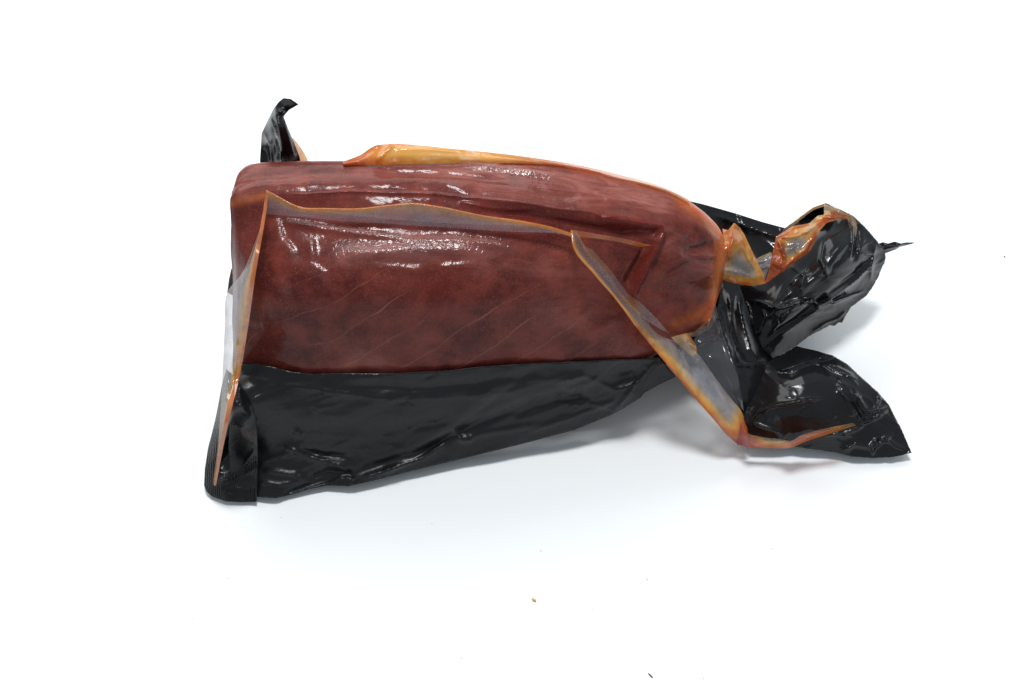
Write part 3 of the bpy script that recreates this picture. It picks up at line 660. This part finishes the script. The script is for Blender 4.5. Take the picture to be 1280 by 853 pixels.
# the lower tail flap lying on the table
fl = [(960,452,.028),(979,443,.026),(995,433,.024),(1018,438,.026),(1041,444.5,.028),(1059,455,.028),(1072,467.7,.027),(1086,480,.025),(1098,491,.022),(1111,506,.018),(1118,520,.014),(1126,535,.011),(1133,551,.008),(1139.5,566,.006),(1128,569,.005),(1116,571.5,.0045),(1093,573,.004),(1064,571,.005),(1045,566,.006),(1026,563,.007),(995,559,.008),(966,559,.009),(938,556,.010),(930,535,.017),(930,516,.023),(945,490,.028)]
flap = sheet('tail_flap', fl, [(975,475,.034),(1000,465,.036),(1020,480,.036),(965,515,.030),(1000,520,.029),(1040,500,.032),(1060,480,.033),(1070,530,.021),(1100,540,.014),(1030,540,.019),(985,540,.018),(1090,510,.022)], M_BLACK, bag, step=1.4, jag=.2,
      fold=[([(938,530),(942,522),(948,515),(964,507.6),(982,505),(1005,501),(1030,498)], .0032, 2.2, 'sharp'), ([(939,528),(955,534),(975,540),(988,552)], .0022, 2.2, 'sharp'),
            ([(968,458),(978,463),(1000,455),(1020,449),(1042,446)], .0030, 2.2, 'sharp'), ([(972,466),(990,468),(1010,458),(1040,452)], -.0016, 4, 'soft'),
            ([(1015,454),(1032,457),(1044,464),(1072,474)], .0020, 1.8, 'sharp'), ([(1028,455),(1048,460),(1068,470)], .0016, 1.6, 'sharp'),
            ([(1048,486),(1060,502),(1072,520),(1078,530)], .0026, 2.2, 'sharp'), ([(1068,488),(1076,502),(1085,516),(1104,508),(1112,505)], .0026, 1.8, 'sharp'), ([(1060,492),(1072,508),(1080,524)], -.0008, 4, 'soft'),
            ([(1092,520),(1100,500),(1098,492)], .0020, 1.8, 'sharp'), ([(1075,530),(1092,524),(1110,512)], .0024, 1.8, 'sharp'), ([(1030,545),(1055,542),(1080,532)], .0018, 2, 'sharp'),
            ([(1050,565),(1070,556),(1092,560),(1110,548),(1118,540)], .0020, 2.5, 'sharp'), ([(1092,570),(1090,556),(1098,546)], .0022, 2, 'sharp'), ([(1104,545),(1120,558),(1134,564)], .0016, 3, 'soft')] + fine_folds([(1060,490),(1080,510),(1100,530),(1090,500),(1050,470),(1110,550)], 12, 6, 50, 30, 40, .0009) + fine_folds([(1000,520),(1030,540),(980,480)], 5, 8, -15, 15, 50, .0007),
      crump=[(40, .0018, 47, 45, 1.8), (14, .0004, 48, 45, 1.4)])
k0 = [(921,556),(935,559),(950,560.5),(964,560.5),(976,560.8),(990,559.5),(1004,553.5),(1020,547.8),(1045,540),(1070,532)]
k1 = [(926,528),(934,541),(950,546),(964,548),(976,549),(988,551.5),(1001,544.5),(1019,539),(1043,533.5),(1066,529)]
kz0 = [.013, .012, .012, .012, .0125, .0135, .017, .021, .024, .026]; kz1 = [.030, .027, .025, .025, .026, .028, .031, .032, .032, .031]
h0 = [(u, v, z) for (u, v), z in zip(k0, kz0)]; h1 = [(u, v, z) for (u, v), z in zip(k1, kz1)]
loft('clear_fold', [h0, between(h0, h1, .35, .001), between(h0, h1, .7, .0015), h1], M_CLEAR, bag, n=160, m=5,
     vals={'juice': [[1, .95, .72, .75, .8, .8, .72, .6, .5], [1, .9, .5, .55, .85, .7, .7, .55, .45], [1, .9, .35, .3, .9, .7, .72, .5, .4], [1, .5, .2, .1, .8, .4, .5, .4, .3]], 'cover': [[.9, .9, .85, .85, .85, .75, .6, .5, .3], [.9, .9, .8, .75, .8, .65, .5, .4, .2], [.9, .85, .6, .5, .75, .5, .4, .3, .15], [.85, .4, .15, .1, .3, .3, .3, .2, .1]]},
     fold=[([(936,541),(937,550),(936,559)], .0022, 1.8, 'sharp'), ([(984,549),(988,555),(990,560)], .0022, 1.8, 'sharp'), ([(990,556),(1020,543),(1060,531)], .0014, 1.6, 'sharp')], crump=[(12, .0007, 53, 0, 2.5)])

# ------------------------------------------------------------------ small things on the table
def pebble(name, u, v, rx, ry, rz, ang, mat, seed):
    c = at(u, v, 0.0); V_, F_2 = [], []
    r = np.random.default_rng(seed); nu, nv = 10, 6
    for i in range(nv + 1):
        for j in range(nu):
            th = math.pi * i / nv; p = 2 * math.pi * j / nu; q = 1 + r.uniform(-.2, .2)
            x, y, z = rx * math.sin(th) * math.cos(p) * q, ry * math.sin(th) * math.sin(p) * q, rz * (1 + math.cos(th))
            V_.append((c[0] + x * math.cos(ang) - y * math.sin(ang), c[1] + x * math.sin(ang) + y * math.cos(ang), z + .0002))
    for i in range(nv):
        for j in range(nu): F_2.append((i*nu + j, (i+1)*nu + j, (i+1)*nu + (j+1) % nu, i*nu + (j+1) % nu))
    return mesh_obj(name, V_, F_2, mat)
tag(pebble('crumb', 667.5, 751, .0013, .0007, .0006, -.5, mat_plain('amber_crumb', (.75, .48, .12)), 1), 'tiny amber crumb on the white table in front of the bag', 'crumb')
tag(pebble('lint_fibre', 813, 845, .0019, .0004, .0003, -.85, mat_plain('grey_lint', (.16, .15, .17)), 2), 'short dark lint fibre lying near the bottom edge of the white table', 'lint')
tag(pebble('dark_speck', 1255.5, 321.5, .0006, .0005, .0003, .3, mat_plain('dark_speck', (.12, .11, .11)), 3), 'small dark speck alone on the white table far beyond the twisted end', 'speck')
M_DUST = mat_plain('pale_dust', (.58, .57, .58))
DV, DF = [], []
for i in range(18):
    u, v = random.uniform(200, 1250), random.uniform(620, 850)
    c = at(u, v, 0.0); s = random.uniform(.00018, .00045)
    b = len(DV)
    for (x, y, z) in ((1, 0, .3), (0, 1, .3), (-1, 0, .3), (0, -1, .3), (0, 0, .9)): DV.append((c[0] + x * s * random.uniform(.6, 1.8), c[1] + y * s, .0001 + z * s))
    DF += [(b, b+1, b+4), (b+1, b+2, b+4), (b+2, b+3, b+4), (b+3, b, b+4)]
tag(mesh_obj('dust', DV, DF, M_DUST, smooth=False), 'pale dust specks scattered on the white table', 'dust', kind='stuff')
